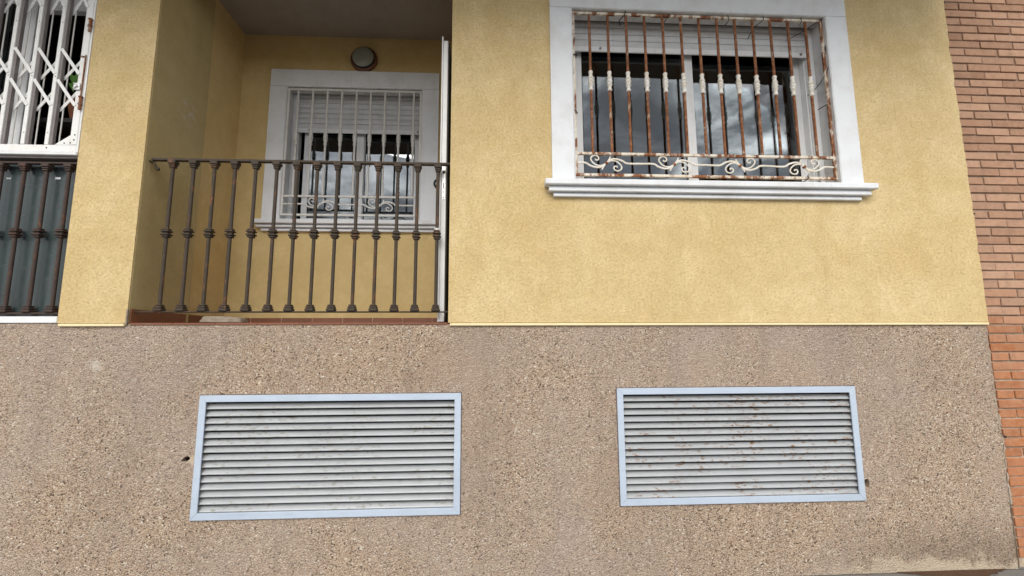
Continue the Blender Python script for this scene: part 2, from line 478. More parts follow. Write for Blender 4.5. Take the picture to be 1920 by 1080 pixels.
def smooth_path(pts, sub=4):
    P = [Vector(p) for p in pts]
    out = []
    for i in range(len(P) - 1):
        p0 = P[max(i - 1, 0)]; p1 = P[i]; p2 = P[i + 1]; p3 = P[min(i + 2, len(P) - 1)]
        for s in range(sub):
            t = s / sub
            out.append(0.5 * ((2 * p1) + (-p0 + p2) * t + (2 * p0 - 5 * p1 + 4 * p2 - p3) * t * t + (-p0 + 3 * p1 - 3 * p2 + p3) * t ** 3))
    out.append(P[-1])
    return out

def tube(bm, pts, r, seg=6, flat=1.0):
    """round rod along pts; flat < 1 thins it along world y"""
    P = [Vector(p) for p in pts]
    rings = []
    for i, p in enumerate(P):
        d = (P[min(i + 1, len(P) - 1)] - P[max(i - 1, 0)])
        if d.length < 1e-9:
            d = Vector((0, 0, 1))
        d.normalize()
        ref = Vector((0, 1, 0)) if abs(d.y) < 0.9 else Vector((1, 0, 0))
        u = d.cross(ref).normalized(); v = u.cross(d).normalized()
        rr = r[i] if isinstance(r, (list, tuple)) else r
        rings.append([bm.verts.new(p + u * rr * math.cos(2 * math.pi * k / seg) + v * rr * flat * math.sin(2 * math.pi * k / seg)) for k in range(seg)])
    for a, b in zip(rings, rings[1:]):
        for i in range(seg):
            j = (i + 1) % seg
            bm.faces.new((a[i], a[j], b[j], b[i]))
    bm.faces.new(rings[0][::-1]); bm.faces.new(rings[-1])

def plate(bm, loops, y0, y1, back=True):
    """flat wall piece in the xz plane with holes; loops[0] is the outline"""
    def fill(y):
        es, vl = [], []
        for lp in loops:
            vs = [bm.verts.new((x, y, z)) for x, z in lp]
            vl.append(vs)
            for i in range(len(vs)):
                es.append(bm.edges.new((vs[i], vs[(i + 1) % len(vs)])))
        bmesh.ops.triangle_fill(bm, use_beauty=True, use_dissolve=False, edges=es)
        return vl
    a = fill(y0)
    if back:
        b = fill(y1)
    else:
        b = [[bm.verts.new((v.co.x, y1, v.co.z)) for v in l] for l in a]
    for la, lb in zip(a, b):
        k = len(la)
        for i in range(k):
            j = (i + 1) % k
            bm.faces.new((la[i], la[j], lb[j], lb[i]))

def obj(name, bm, mat, parent=None, smooth=False, shift=None):
    bmesh.ops.recalc_face_normals(bm, faces=bm.faces)
    me = bpy.data.meshes.new(name)
    bm.to_mesh(me); bm.free()
    me.materials.append(M[mat] if isinstance(mat, str) else mat)
    if smooth:
        for p in me.polygons:
            p.use_smooth = True
        me.set_sharp_from_angle(angle=R(38))
    o = bpy.data.objects.new(name, me)
    COL.objects.link(o)
    if parent is not None:
        o.parent = parent
        w = parent.location.copy()
        q = parent.parent
        while q is not None:
            w += q.location
            q = q.parent
        o.location = -w            # meshes are written in world metres
    return o

def inst(src, name, parent, off):
    o = src.copy()
    o.name = name
    COL.objects.link(o)
    o.parent = parent
    o.location = src.location + Vector(off)
    return o

def thing(name, label, cat, loc=(0, 0, 0), group=None):
    o = bpy.data.objects.new(name, None)
    COL.objects.link(o)
    o.location = loc
    o.empty_display_size = 0.1
    tag(o, label, cat, group)
    return o

def tag(o, label, cat, group=None):
    o['label'] = label; o['category'] = cat; o['kind'] = 'thing'
    if group:
        o['group'] = group

def B():
    return bmesh.new()

# ------------------------------------------------------------------ ground
def sheet(name, x0, x1, y0, y1, z, mat):
    bm = B()
    vs = [bm.verts.new(p) for p in ((x0, y0, z), (x1, y0, z), (x1, y1, z), (x0, y1, z))]
    bm.faces.new(vs)
    o = obj(name, bm, mat)
    o['kind'] = 'structure'
    return o
sheet('ground', -200, 200, -200, 200, -0.16, 'earth')
bm = B(); box(bm, -60, 60, -4.4, 0.30, -0.15, 0.0)
o = obj('pavement', bm, 'pave'); o['kind'] = 'structure'
bm = B(); box(bm, -60, 60, -4.56, -4.404, -0.15, 0.004, 0.008)
o = obj('kerb', bm, 'kerb'); o['kind'] = 'structure'
sheet('road', -60, 60, -12.0, -4.56, -0.13, 'road')

bm = B()
for a, b, d in ((2.62, 3.36, 0.10),):
    pts = [(a + (b - a) * i / 24, -d * math.sin(math.pi * i / 24) * rnd.uniform(0.6, 1.1)) for i in range(25)]
    vs = [bm.verts.new((x, y, 0.004)) for x, y in pts] + [bm.verts.new((b, 0.0075, 0.004)), bm.verts.new((a, 0.0075, 0.004))]
    bm.faces.new(vs)
o = obj('soil_strip', bm, 'soil'); o['kind'] = 'structure'

# ------------------------------------------------------------------ the house
XL, XR = -2.285, -0.268          # balcony opening
PL = -2.700                      # outer edge of the pillar
XE = 3.478                       # where the brick house starts
ZB = 1.606                       # foot of the yellow render
ZC = 4.39                        # balcony ceiling
ZT = 4.14                        # balcony lintel
YB = 1.065                       # balcony back wall
house = thing('apartment_house', 'yellow rendered apartment house with pebbledash base and recessed balcony', 'building', (0, 0.1, 0))

# yellow front skin
edge = []
zz_ = ZB
while zz_ < 6.9:
    edge.append((XE + rnd.uniform(-0.004, 0.004) - (0.010 if rnd.random() < 0.05 else 0), zz_))
    zz_ += rnd.uniform(0.03, 0.07)
outline = [(PL, ZB), (XL, ZB), (XL, ZT), (XR, ZT), (XR, ZB)] + edge + [(XE, 7.0), (-6.5, 7.0), (-6.5, ZB), (-5.0, ZB), (-5.0, ZT), (PL, ZT)]
FW = (0.586, 2.503, 2.575, 3.945)   # front window hole
hole_w = [(FW[0], FW[2]), (FW[1], FW[2]), (FW[1], FW[3]), (FW[0], FW[3])]
bm = B(); plate(bm, [outline, hole_w], 0.0, 0.25)
fac = obj('rendered_wall', bm, 'stucco', house)
bv = fac.modifiers.new('bevel', 'BEVEL'); bv.width = 0.006; bv.segments = 2; bv.limit_method = 'ANGLE'; bv.angle_limit = R(60)

# drip beads under the render
for a, b in ((PL + 0.012, XL - 0.008), (XR + 0.012, XE - 0.006), (-6.5, -5.0)):
    bm = B(); box(bm, a, b, -0.008, 0.03, ZB - 0.020, ZB - 0.003, 0.003)
    obj('drip_edge', bm, 'bead', house)

# pebbledash base with the two vent openings and two broken-out holes
def blob(cx, cz, rx, rz, k=9, tilt=0.0):
    pts = []
    for i in range(k):
        t = 2 * math.pi * i / k
        s = rnd.uniform(0.75, 1.15)
        x, z = rx * s * math.cos(t), rz * s * math.sin(t)
        pts.append((cx + x * math.cos(tilt) - z * math.sin(tilt), cz + x * math.sin(tilt) + z * math.cos(tilt)))
    return pts
YP = 0.008
V1 = (-1.797, -0.178, 0.419, 1.156)
V2 = (0.8345, 2.4555, 0.4465, 1.1765)
pe = []
zz_ = -0.02
xs = [(1.59, 3.474), (1.47, 3.466), (0.72, 3.462), (0.45, 3.457), (0.0, 3.450), (-0.1, 3.449)]
def xedge(z):
    for (za_, xa), (zb_, xb) in zip(xs, xs[1:]):
        if z >= zb_:
            return xb + (xa - xb) * (z - zb_) / (za_ - zb_)
    return 3.449
while zz_ < ZB - 0.03:
    pe.append((xedge(zz_) + rnd.uniform(-0.006, 0.006), zz_))
    zz_ += rnd.uniform(0.02, 0.05)
top = []
x = 3.46
while x > -6.4:
    in_op = XL < x < XR or -5.0 < x < PL
    top.append((x, ZB - (0.001 if in_op else 0.010) + (rnd.uniform(-0.002, 0.002) if in_op else 0)))
    x -= 0.06
outline = pe + top + [(-6.5, ZB - 0.01), (-6.5, -0.02)]
vent_holes = [[(v[0] + 0.02, v[2] + 0.02), (v[1] - 0.02, v[2] + 0.02), (v[1] - 0.02, v[3] - 0.02), (v[0] + 0.02, v[3] - 0.02)] for v in (V1, V2)]
pits = [blob(-1.855, 0.773, 0.031, 0.017, 9, 0.5), blob(2.482, 0.552, 0.019, 0.030, 9, 0.2)]
bm = B(); plate(bm, [outline] + vent_holes + pits, YP, 0.25)
obj('pebbledash_base', bm, 'pebble', house)
for p in pits:
    bm = B()
    plate(bm, [[(x * 1.0, z) for x, z in p]], 0.05, 0.06)
    obj('hole_bottom', bm, 'hole', house)
# ragged mortar along the joint with the brick house
bm = B()
for za_, zb_ in ((0.62, 0.86), (0.40, 0.62), (0.90, 0.99)):
    pts = []
    z = za_
    while z < zb_:
        pts.append((xedge(z) + 0.004 + rnd.uniform(-0.003, 0.003), 0.006 + rnd.uniform(-0.003, 0.002), z)); z += 0.02
    tube(bm, pts, [rnd.uniform(0.001, 0.006) for _ in pts], 6)
obj('joint_mortar', bm, 'joint', house, True)

# upper storey, projecting over the pavement (above the picture)
bm = B(); box(bm, -6.5, XE, -1.32, -0.001, 4.48, 7.0, 0.01)
obj('upper_storey', bm, 'soffit_dark', house)

# balcony shell
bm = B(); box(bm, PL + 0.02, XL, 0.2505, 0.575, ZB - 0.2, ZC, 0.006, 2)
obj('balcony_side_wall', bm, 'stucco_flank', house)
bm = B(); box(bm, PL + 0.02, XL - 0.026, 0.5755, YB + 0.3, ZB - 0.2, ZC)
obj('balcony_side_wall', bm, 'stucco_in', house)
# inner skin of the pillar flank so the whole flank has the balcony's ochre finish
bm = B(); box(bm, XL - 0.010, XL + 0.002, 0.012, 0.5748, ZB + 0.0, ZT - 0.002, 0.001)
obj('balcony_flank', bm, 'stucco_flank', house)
BW = (-1.888, -0.632, 2.565, 3.925)
bo = [(XL - 0.0255, ZB - 0.2), (XR + 0.15, ZB - 0.2), (XR + 0.15, ZC), (XL - 0.0255, ZC)]
bm = B(); plate(bm, [bo, [(BW[0], BW[2]), (BW[1], BW[2]), (BW[1], BW[3]), (BW[0], BW[3])]], YB, YB + 0.25)
obj('balcony_back_wall', bm, 'stucco_in', house)
bm = B(); box(bm, XR + 0.0, XR + 0.15, 0.2505, YB - 0.0005, ZB - 0.2, ZC)
obj('balcony_side_wall', bm, 'stucco_in', house)
bm = B(); box(bm, PL, XR + 0.2, 0.2505, YB + 0.25, ZC + 0.0005, ZC + 0.15)
obj('balcony_ceiling', bm, 'ceiling', house)
bm = B(); box(bm, XL + 0.001, XR - 0.001, 0.012, 0.575, ZB - 0.18, ZB - 0.012)
box(bm, XL - 0.0255, XR - 0.001, 0.5755, YB - 0.001, ZB - 0.18, ZB - 0.012)
obj('balcony_floor', bm, 'tile', house)

# brown skirting tiles, one by one
SK = 1.703
grouts = [-2.3, -2.073, -1.812, -1.550, -1.288, -1.028, -0.768, -0.507, -0.27]
for a, b in zip(grouts, grouts[1:]):
    bm = B(); box(bm, a + 0.0035, b - 0.0035, YB - 0.010, YB - 0.0005, ZB - 0.011, SK, 0.0015)
    obj('skirting_tile', bm, 'tile', house)
for a, b in ((0.018, 0.275), (0.279, 0.535)):
    bm = B(); box(bm, XL + 0.0025, XL + 0.011, a, b, ZB - 0.011, SK - 0.004, 0.0015)
    obj('skirting_tile', bm, 'tile', house)
for a, b in ((0.58, 0.80), (0.804, 1.052)):
    bm = B(); box(bm, XL - 0.0255, XL - 0.016, a, b, ZB - 0.011, SK, 0.0015)
    obj('skirting_tile', bm, 'tile', house)
bm = B()
box(bm, XL + 0.0022, XL + 0.006, 0.020, 0.534, ZB - 0.011, SK - 0.007)
obj('tile_grout', bm, 'grout', house)
bm = B(); box(bm, XL - 0.01, XR, YB - 0.005, YB - 0.0003, ZB - 0.011, SK - 0.003)
obj('tile_grout', bm, 'grout', house)
# capped end of the skirting at the pillar corner
bm = B(); box(bm, XL - 0.007, XL + 0.004, -0.002, 0.011, ZB - 0.012, SK - 0.006, 0.002)
obj('corner_bead', bm, 'stone', house)
# thin tile edge showing on the floor lip
x = XL + 0.02
while x < XR - 0.05:
    w = 0.262
    bm = B(); box(bm, x, min(x + w - 0.003, XR - 0.005), 0.002, 0.2, ZB - 0.0115, ZB + 0.002, 0.001)
    obj('floor_tile', bm, 'tile', house)
    x += w

# dark rooms behind the panes
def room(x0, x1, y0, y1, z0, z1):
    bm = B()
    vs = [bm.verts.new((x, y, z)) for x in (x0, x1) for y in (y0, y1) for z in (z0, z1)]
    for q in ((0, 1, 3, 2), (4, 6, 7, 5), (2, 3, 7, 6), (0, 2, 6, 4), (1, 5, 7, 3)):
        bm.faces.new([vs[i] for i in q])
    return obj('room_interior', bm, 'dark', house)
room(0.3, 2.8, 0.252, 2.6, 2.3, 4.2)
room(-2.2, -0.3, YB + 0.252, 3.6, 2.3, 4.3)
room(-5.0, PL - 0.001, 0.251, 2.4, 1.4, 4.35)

# ------------------------------------------------------------------ brick neighbour
bw = thing('brick_wall', 'brick wall of the neighbouring house beside the yellow render', 'wall', (4.2, 0.1, 0))
PZ, PX = 0.06377, 0.2665
bm = B(); box(bm, XE + 0.008, 6.2, 0.028, 0.24, -0.02, 7.0)
obj('mortar_backing', bm, 'mortar', bw)
def brick_mesh(L, seed):
    r = random.Random(seed)
    bm = B()
    h = PZ - 0.0105
    box(bm, 0, L, 0, 0.05, 0, h, 0.0028)
    for v in bm.verts:
        v.co.x += r.uniform(-0.0013, 0.0013); v.co.z += r.uniform(-0.0012, 0.0012); v.co.y += r.uniform(-0.0008, 0.0012)
    bmesh.ops.recalc_face_normals(bm, faces=bm.faces)
    me = bpy.data.meshes.new('brick'); bm.to_mesh(me); bm.free()
    me.materials.append(M['brick'])
    return me
full = [brick_mesh(PX - 0.012, 100 + i) for i in range(6)]
half = [brick_mesh(0.122, 200 + i) for i in range(4)]
rest = B()
count = 0
z_top0 = 4.011 + PZ * 3
rows = []
k = 0
while True:
    z0 = z_top0 - (k + 1) * PZ + 0.005
    if z0 < 0.0:
        break
    rows.append((k, z0)); k += 1
cand = []
for k, z0 in rows:
    x = XE + 0.010
    if k % 2 == 0:
        cand.append((x, z0, 'h')); x = 3.614 + 0.006
    else:
        cand.append((x - 0.0, z0, 'f')); x = 3.746 + 0.006
    while x < 6.0:
        cand.append((x, z0, 'f')); x += PX
cand.sort(key=lambda c: c[0])
def add_to(bm, me, loc):
    n0 = len(bm.verts)
    bm.from_mesh(me)
    bm.verts.ensure_lookup_table()
    for v in bm.verts[n0:]:
        v.co += loc
for x, z0, t in cand:
    me = rnd.choice(full if t == 'f' else half)
    loc = Vector((x + rnd.uniform(-0.004, 0.004) * (0.3 if x < XE + 0.02 else 1), 0.018 + rnd.uniform(-0.0025, 0.003), z0 + rnd.uniform(-0.0015, 0.0015)))
    if z0 < 4.3 and count < 298 and x < 4.45:
        o = bpy.data.objects.new('brick', me); COL.objects.link(o)
        o.parent = bw; o.location = loc - bw.location
        o.rotation_euler = (0, rnd.uniform(-0.004, 0.004), 0)
        count += 1
    else:
        add_to(rest, me, loc)
o = obj('brickwork', rest, 'brick', bw); o['kind'] = 'stuff'
for p, r_ in (((XE + 0.012, 0.016, 4.062), 0.009), ((XE + 0.014, 0.016, 2.385), 0.006), ((3.492, 0.016, 0.83), 0.007)):
    bm = B(); lathe(bm, [(r_ * 0.7, -0.012), (r_, -0.008), (r_, 0.012)], p, 8, 'y')
    obj('fixing_plug', bm, 'black', bw)

# ------------------------------------------------------------------ windows
def slat_profile(yc, z, h, d=0.007):
    """one roller-shutter slat: bulged face, thin lip at top and bottom"""
    pr = []
    for i in range(7):
        t = i / 6
        pr.append((yc - d * math.sin(math.pi * (0.12 + 0.76 * t)), z + h * t))
    return pr + [(yc + 0.004, z + h), (yc + 0.004, z)]

def make_window(root, o, hole, yw, yf, sills, shut_bot, pitch, glass, mull, sash_y, ztop, zjoint):
    """o: surround outer x0,x1; hole: opening; yw: wall face; yf: face of the surround"""
    x0, x1, z0, z1 = hole
    # surround
    zb = sills[0][3]
    bm = B(); box(bm, o[0], x0 + 0.001, yf, yw + 0.02, zb + 0.0005, zjoint - 0.001, 0.004, 2)
    obj('surround_jamb', bm, 'white', root)
    bm = B(); box(bm, x1 - 0.001, o[1], yf, yw + 0.02, zb + 0.0005, zjoint - 0.001, 0.004, 2)
    obj('surround_jamb', bm, 'white', root)
    bm = B(); box(bm, o[0] + 0.001, o[1] - 0.001, yf - 0.001, yw + 0.02, zjoint + 0.0005, ztop, 0.004, 2)
    obj('surround_head', bm, 'white', root)
    # sill with stepped moulding
    s = None
    for i, (a, b, zl, zh, y) in enumerate(sills):
        bm = B()
        pr = [(y, zl + 0.006), (y + 0.004, zl), (yw + 0.004 if i else yw + 0.19, zl), (yw + 0.004 if i else yw + 0.19, zh), (y + 0.004, zh), (y, zh - 0.005)]
        if i:
            pr = [(y, zl + 0.004), (y + 0.003, zl), (yw - 0.0005, zl), (yw - 0.0005, zh), (y + 0.014, zh), (y + 0.005, zh - 0.008), (y, zl + 0.016)]
        if i == 0:
            prism_x(bm, [(y, zl + 0.005), (y + 0.004, zl), (yw - 0.0005, zl), (yw - 0.0005, zh), (y + 0.004, zh), (y, zh - 0.005)], a, b)
            box(bm, x0 + 0.0015, x1 - 0.0015, yw - 0.0005, yw + 0.19, zl + 0.005, zh - 0.0005)
            s = obj('sill', bm, 'white', root)
        else:
            prism_x(bm, pr, a, b)
            obj('sill_moulding', bm, 'white', s)
    # reveal lining
    bm = B()
    box(bm, x0 + 0.0015, x0 + 0.008, yf + 0.003, yw + 0.245, zb + 0.001, z1 - 0.001)
    obj('reveal', bm, 'reveal', root)
    bm = B()
    box(bm, x1 - 0.008, x1 - 0.0015, yf + 0.003, yw + 0.245, zb + 0.001, z1 - 0.001)
    obj('reveal', bm, 'reveal', root)
    bm = B(); box(bm, x0 + 0.0085, x1 - 0.0085, yf + 0.004, yw + 0.105, zjoint - 0.004, z1 - 0.002, 0.003)
    obj('soffit', bm, 'reveal', root)
    bm = B(); box(bm, x0 + 0.0085, x1 - 0.0085, yw + 0.175, yw + 0.19, zjoint - 0.02, z1 - 0.002)
    obj('shutter_box', bm, 'reveal', root)
    # guide rails
    for xa, xb in ((x0 + 0.0085, x0 + 0.045), (x1 - 0.045, x1 - 0.0085)):
        bm = B()
        box(bm, xa, xb, yw + 0.118, yw + 0.134, zb + 0.002, zjoint - 0.005, 0.002)
        box(bm, xa, xb, yw + 0.158, yw + 0.174, zb + 0.002, zjoint - 0.005, 0.002)
        obj('guide_rail', bm, 'alu', root)
    # shutter
    ys = yw + 0.147
    sh = None
    zc = shut_bot
    bm = B(); box(bm, x0 + 0.03, x1 - 0.03, ys - 0.008, ys + 0.006, zc, zc + 0.042, 0.003)
    sh = obj('roller_shutter', bm, 'alu', root)
    zc += 0.0435
    first = None
    while zc + pitch < z1:
        if first is None:
            bm = B(); prism_x(bm, slat_profile(ys, zc, pitch - 0.0035), x0 + 0.03, x1 - 0.03)
            first = obj('slat', bm, 'shutter', sh, True); base = zc
        else:
            inst(first, 'slat', sh, (0, 0, zc - base))
        zc += pitch
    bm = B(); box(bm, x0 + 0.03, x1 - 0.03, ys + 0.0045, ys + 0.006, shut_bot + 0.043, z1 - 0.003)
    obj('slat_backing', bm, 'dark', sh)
    for fx in (0.13, 0.95):
        bm = B(); lathe(bm, [(0.009, -0.006), (0.010, -0.002), (0.010, 0.004)], (x0 + (x1 - x0) * fx, ys - 0.009, shut_bot + 0.024), 10, 'y')
        obj('shutter_stop', bm, 'gate_grey', sh)
    # fixed frame and sashes
    fy0, fy1 = sash_y - 0.012, sash_y + 0.05
    bm = B()
    box(bm, x0 + 0.0085, x0 + 0.050, yw + 0.1745, fy1, zb + 0.002, z1 - 0.06, 0.002)
    box(bm, x1 - 0.055, x1 - 0.0085, yw + 0.1745, fy1, zb + 0.002, z1 - 0.06, 0.002)
    box(bm, x0 + 0.0505, x1 - 0.0555, yw + 0.1915, fy1, zb + 0.002, zb + 0.03, 0.002)
    obj('window_frame', bm, 'alu', root)
    for i, (ga, gb, off) in enumerate(glass):
        bm = B()
        sa, sb = ga - 0.055, gb + 0.06
        y0, y1 = sash_y + off, sash_y + off + 0.026
        sa = max(sa, x0 + 0.051); sb = min(sb, x1 - 0.056)
        if i == 0:
            sb = mull[1] - 0.004
        else:
            sa = mull[0]
        zt = z1 - 0.05
        box(bm, sa, ga, y0, y1, zb + 0.031, zt, 0.002)
        box(bm, gb, sb, y0, y1, zb + 0.031, zt, 0.002)
        box(bm, ga + 0.0005, gb - 0.0005, y0 + 0.001, y1, zb + 0.031, zb + 0.085, 0.002)
        box(bm, ga + 0.0005, gb - 0.0005, y0 + 0.001, y1, zt - 0.06, zt, 0.002)
        sash = obj('sash', bm, 'alu', root)
        bm = B()
        box(bm, ga, gb, y0 + 0.010, y0 + 0.016, zb + 0.085, zt - 0.06)
        obj('pane', bm, 'glass', sash)
        for c in ((ga, ga + 0.006, zb + 0.085, zt - 0.06), (gb - 0.006, gb, zb + 0.085, zt - 0.06)):
            bm = B()
            box(bm, c[0] + 0.0003, c[1] - 0.0003, y0 + 0.004, y0 + 0.0098, c[2], c[3])
            obj('pane_gasket', bm, 'black', sash)

win_f = thing('window', 'wide white sliding window with half-raised shutter behind rusty bars', 'window', (1.545, 0.1, 2.575))
make_window(win_f, (0.431, 2.662), FW, 0.0, -0.022,
            [(0.377, 2.716, 2.534, 2.574, -0.075), (0.405, 2.682, 2.495, 2.5335, -0.050), (0.437, 2.625, 2.464, 2.4945, -0.028)],
            3.660, 0.0525, [(0.700, 1.492, 0.0), (1.572, 2.392, 0.03)], (1.496, 1.572), 0.195, 4.045, 3.886)
win_b = thing('window', 'smaller white window with half-lowered shutter on the balcony back wall', 'window', (-1.26, 1.16, 2.565))
make_window(win_b, (-2.041, -0.478), BW, YB, YB - 0.022,
            [(-2.095, -0.452, 2.538, 2.577, 0.985), (-2.065, -0.472, 2.508, 2.5375, 1.010), (-2.030, -0.505, 2.478, 2.5075, 1.032)],
            3.492, 0.0525, [(-1.735, -1.292, 0.0), (-1.216, -0.738, 0.03)], (-1.292, -1.216), YB + 0.195, 4.035, 3.868)

# ------------------------------------------------------------------ window grilles
COLLAR = [(0.0095, 0.0), (0.0125, 0.004), (0.0125, 0.014), (0.0095, 0.022), (0.0105, 0.034), (0.0135, 0.046), (0.0165, 0.052), (0.0135, 0.058),
          (0.0115, 0.064), (0.0165, 0.074), (0.0165, 0.080), (0.0115, 0.088), (0.0135, 0.094), (0.0165, 0.100), (0.0135, 0.106),
          (0.0105, 0.118), (0.0095, 0.130), (0.0125, 0.138), (0.0125, 0.148), (0.0095, 0.152)]
MAIN = [(-0.243, 0.0), (-0.150, 0.001), (-0.114, -0.019), (-0.071, -0.031), (-0.033, -0.026), (0, 0), (0.033, 0.026), (0.071, 0.031), (0.114, 0.019), (0.150, 0.0), (0.243, 0.0)]
CURL = [(0.029, 0.047), (0.018, 0.024), (0.0, 0.001), (-0.033, -0.018), (-0.065, -0.014), (-0.089, 0.005), (-0.101, 0.027), (-0.094, 0.047), (-0.074, 0.056), (-0.055, 0.049),
        (-0.049, 0.034), (-0.056, 0.022), (-0.068, 0.023), (-0.071, 0.031)]
def make_grille(root, fx0, fx1, z0, z1, zr, y, bars, zcol, ties, mirrored, ends, mats):
    mf, mb, mc, ms = mats
    t = 0.019
    def piece(nm, a):
        bm = B(); box(bm, *a, 0.002); return obj(nm, bm, mf, root)
    piece('frame_stile', (fx0, fx0 + t, y, y + t, z0, z1))
    piece('frame_stile', (fx1 - t, fx1, y, y + t, z0, z1))
    piece('top_rail', (fx0 + t + 0.0004, fx1 - t - 0.0004, y + 0.0005, y + t, z1 - t, z1))
    piece('bottom_rail', (fx0 + t + 0.0004, fx1 - t - 0.0004, y + 0.0005, y + t, z0, z0 + t))
    piece('middle_rail', (fx0 + t + 0.0004, fx1 - t - 0.0004, y + 0.0005, y + t, zr - t / 2, zr + t / 2))
    yc = y + t / 2
    proto = pc = None
    for i, x in enumerate(bars):
        if proto is None:
            bm = B()
            lathe(bm, [(0.0098, 0), (0.0098, z1 - t - zr - t / 2)], (x, yc, zr + t / 2), 10)
            proto = obj('bar', bm, mb, root, True); xb = x
            bm = B(); lathe(bm, [(r_ * 1.28, h_) for r_, h_ in COLLAR], (x, yc, zcol), 12)
            pc = obj('collar', bm, mc, proto, True)
        else:
            b = inst(proto, 'bar', root, (x - xb, 0, 0))
            c = pc.copy(); COL.objects.link(c); c.parent = b; c.location = pc.location
    for i, ((tx, tz), mir) in enumerate(zip(ties, mirrored)):
        sgn = -1 if mir else 1
        bm = B()
        mp = list(MAIN)
        l = ends[i] if not mir else ends[i + 1]
        mp[0] = ((tx - ends[i]) * -1, 0.0); mp[-1] = (ends[i + 1] - tx, 0.0)
        if mir:
            mp = [(-a, b) for a, b in MAIN][::-1]
            mp[0] = (ends[i] - tx, 0.0); mp[-1] = (ends[i + 1] - tx, 0.0)
        P = smooth_path([(tx + a, yc, tz + b) for a, b in mp], 4)
        tube(bm, P, 0.0072, 8, 0.7)
        o = obj('scroll_rod', bm, ms, root, True)
        for q in (1, -1):
            bm = B()
            P = smooth_path([(tx + sgn * q * a, yc + 0.0, tz + q * b + q * 0.0) for a, b in [(u * 1.08, v * 1.0) for u, v in CURL]], 4)
            tube(bm, P, 0.0052, 8, 0.8)
            obj('scroll_curl', bm, ms, o, True)
        bm = B()
        tube(bm, [(tx - 0.006, yc, tz - sgn * 0.005), (tx + 0.006, yc, tz + sgn * 0.005)], 0.013, 8, 0.95)
        obj('scroll_tie', bm, 'rust_bar' if mf == 'rust_frame' else mf, o)
gr_f = thing('window_grille', 'rusty white-painted iron window grille with turned bars and scrolls', 'window grille', (1.55, 0.02, 2.62))
make_grille(gr_f, 0.596, 2.494, 2.625, 3.877, 2.790, 0.004, [0.725 + 0.1366 * i for i in range(13)], 3.262,
            [(0.818, 2.722), (1.304, 2.721), (1.784, 2.720), (2.258, 2.719)], [0, 0, 1, 1], [0.614, 1.058, 1.544, 2.020, 2.478],
            ('rust_frame', 'rust_bar', 'collar_white', 'rust_scroll'))
gr_b = thing('window_grille', 'clean cream-white window grille on the balcony back window', 'window grille', (-1.26, 1.08, 2.62))
make_grille(gr_b, -1.879, -0.641, 2.625, 3.852, 2.808, YB - 0.015, [-1.784 + 0.1335 * i for i in range(9)], 3.298,
            [(-1.533, 2.735), (-0.995, 2.733)], [0, 0], [-1.86, -1.264, -0.66], ('white_bar', 'white_bar', 'white_bar', 'white_bar'))

# wires knotted to the rusty grille
def wire(pts, r=0.0028):
    bm = B(); tube(bm, smooth_path(pts, 4), r, 6)
    obj('wire_tie', bm, 'black', gr_f, True)
wire([(2.487, -0.004, 3.872), (2.43, 0.03, 3.845), (2.36, 0.09, 3.815), (2.29, 0.125, 3.79)])
wire([(2.490, -0.004, 3.66), (2.500, 0.0, 3.55), (2.492, -0.004, 3.47), (2.45, 0.05, 3.37), (2.40, 0.10, 3.32)])
wire([(0.99, -0.004, 3.885), (0.985, -0.005, 3.855), (0.955, 0.03, 3.83), (0.965, 0.04, 3.80)], 0.0038)
wire([(1.31, -0.004, 3.873), (1.306, -0.003, 3.85), (1.285, 0.03, 3.82)])
wire([(1.76, -0.004, 3.878), (1.768, -0.003, 3.84), (1.75, 0.03, 3.82)])
wire([(2.03, -0.004, 3.876), (2.03, -0.003, 3.85), (1.985, 0.04, 3.82), (1.96, 0.09, 3.76)])
wire([(2.32, -0.004, 3.876), (2.328, -0.003, 3.855), (2.318, 0.01, 3.83)])
wire([(0.588, 0.0, 3.51), (0.598, -0.006, 3.525), (0.622, 0.0, 3.53), (0.615, 0.026, 3.515)], 0.0045)
wire([(0.590, 0.0, 3.11), (0.606, -0.005, 3.10), (0.624, 0.01, 3.085)], 0.0035)
wire([(2.49, -0.004, 3.20), (2.47, 0.02, 3.20), (2.43, 0.05, 3.18)], 0.0035)
wire([(2.26, -0.004, 2.648), (2.264, -0.006, 2.628), (2.235, 0.0, 2.605), (2.19, 0.0, 2.592)], 0.0035)

# ------------------------------------------------------------------ balcony railing
rail = thing('balcony_railing', 'brown iron balcony railing with collared balusters across the recess', 'railing', (-1.27, 0.05, 1.68))
YR = 0.05
bm = B(); box(bm, XL + 0.024, XR - 0.001, YR - 0.016, YR + 0.016, 2.700, 2.716, 0.002)
obj('top_rail', bm, 'iron', rail)
bm = B(); box(bm, XL + 0.016, XR - 0.001, YR - 0.014, YR + 0.014, 1.676, 1.685, 0.0015)
obj('bottom_rail', bm, 'iron', rail)
def collar(bm, x, y, z, kind):
    if kind == 'mid':
        for dz, w, h in ((0.0, 0.0195, 0.011), (0.0135, 0.0255, 0.012), (0.0270, 0.0175, 0.008), (0.0365, 0.0255, 0.012), (0.0500, 0.0195, 0.011)):
            box(bm, x - w, x + w, y - w, y + w, z + dz, z + dz + h, 0.003)
    elif kind == 'top':
        for dz, w, h in ((0.0, 0.0175, 0.012), (0.0135, 0.0200, 0.011), (0.0260, 0.0245, 0.022)):
            box(bm, x - w, x + w, y - w, y + w, z + dz, z + dz + h, 0.003)
    else:
        for dz, w, h in ((0.0, 0.0265, 0.017), (0.0185, 0.0235, 0.013), (0.033, 0.0200, 0.010)):
            box(bm, x - w, x + w, y - w, y + w, z + dz, z + dz + h, 0.003)
px = None
bx = [-2.128 + 0.1362 * i for i in range(14)]
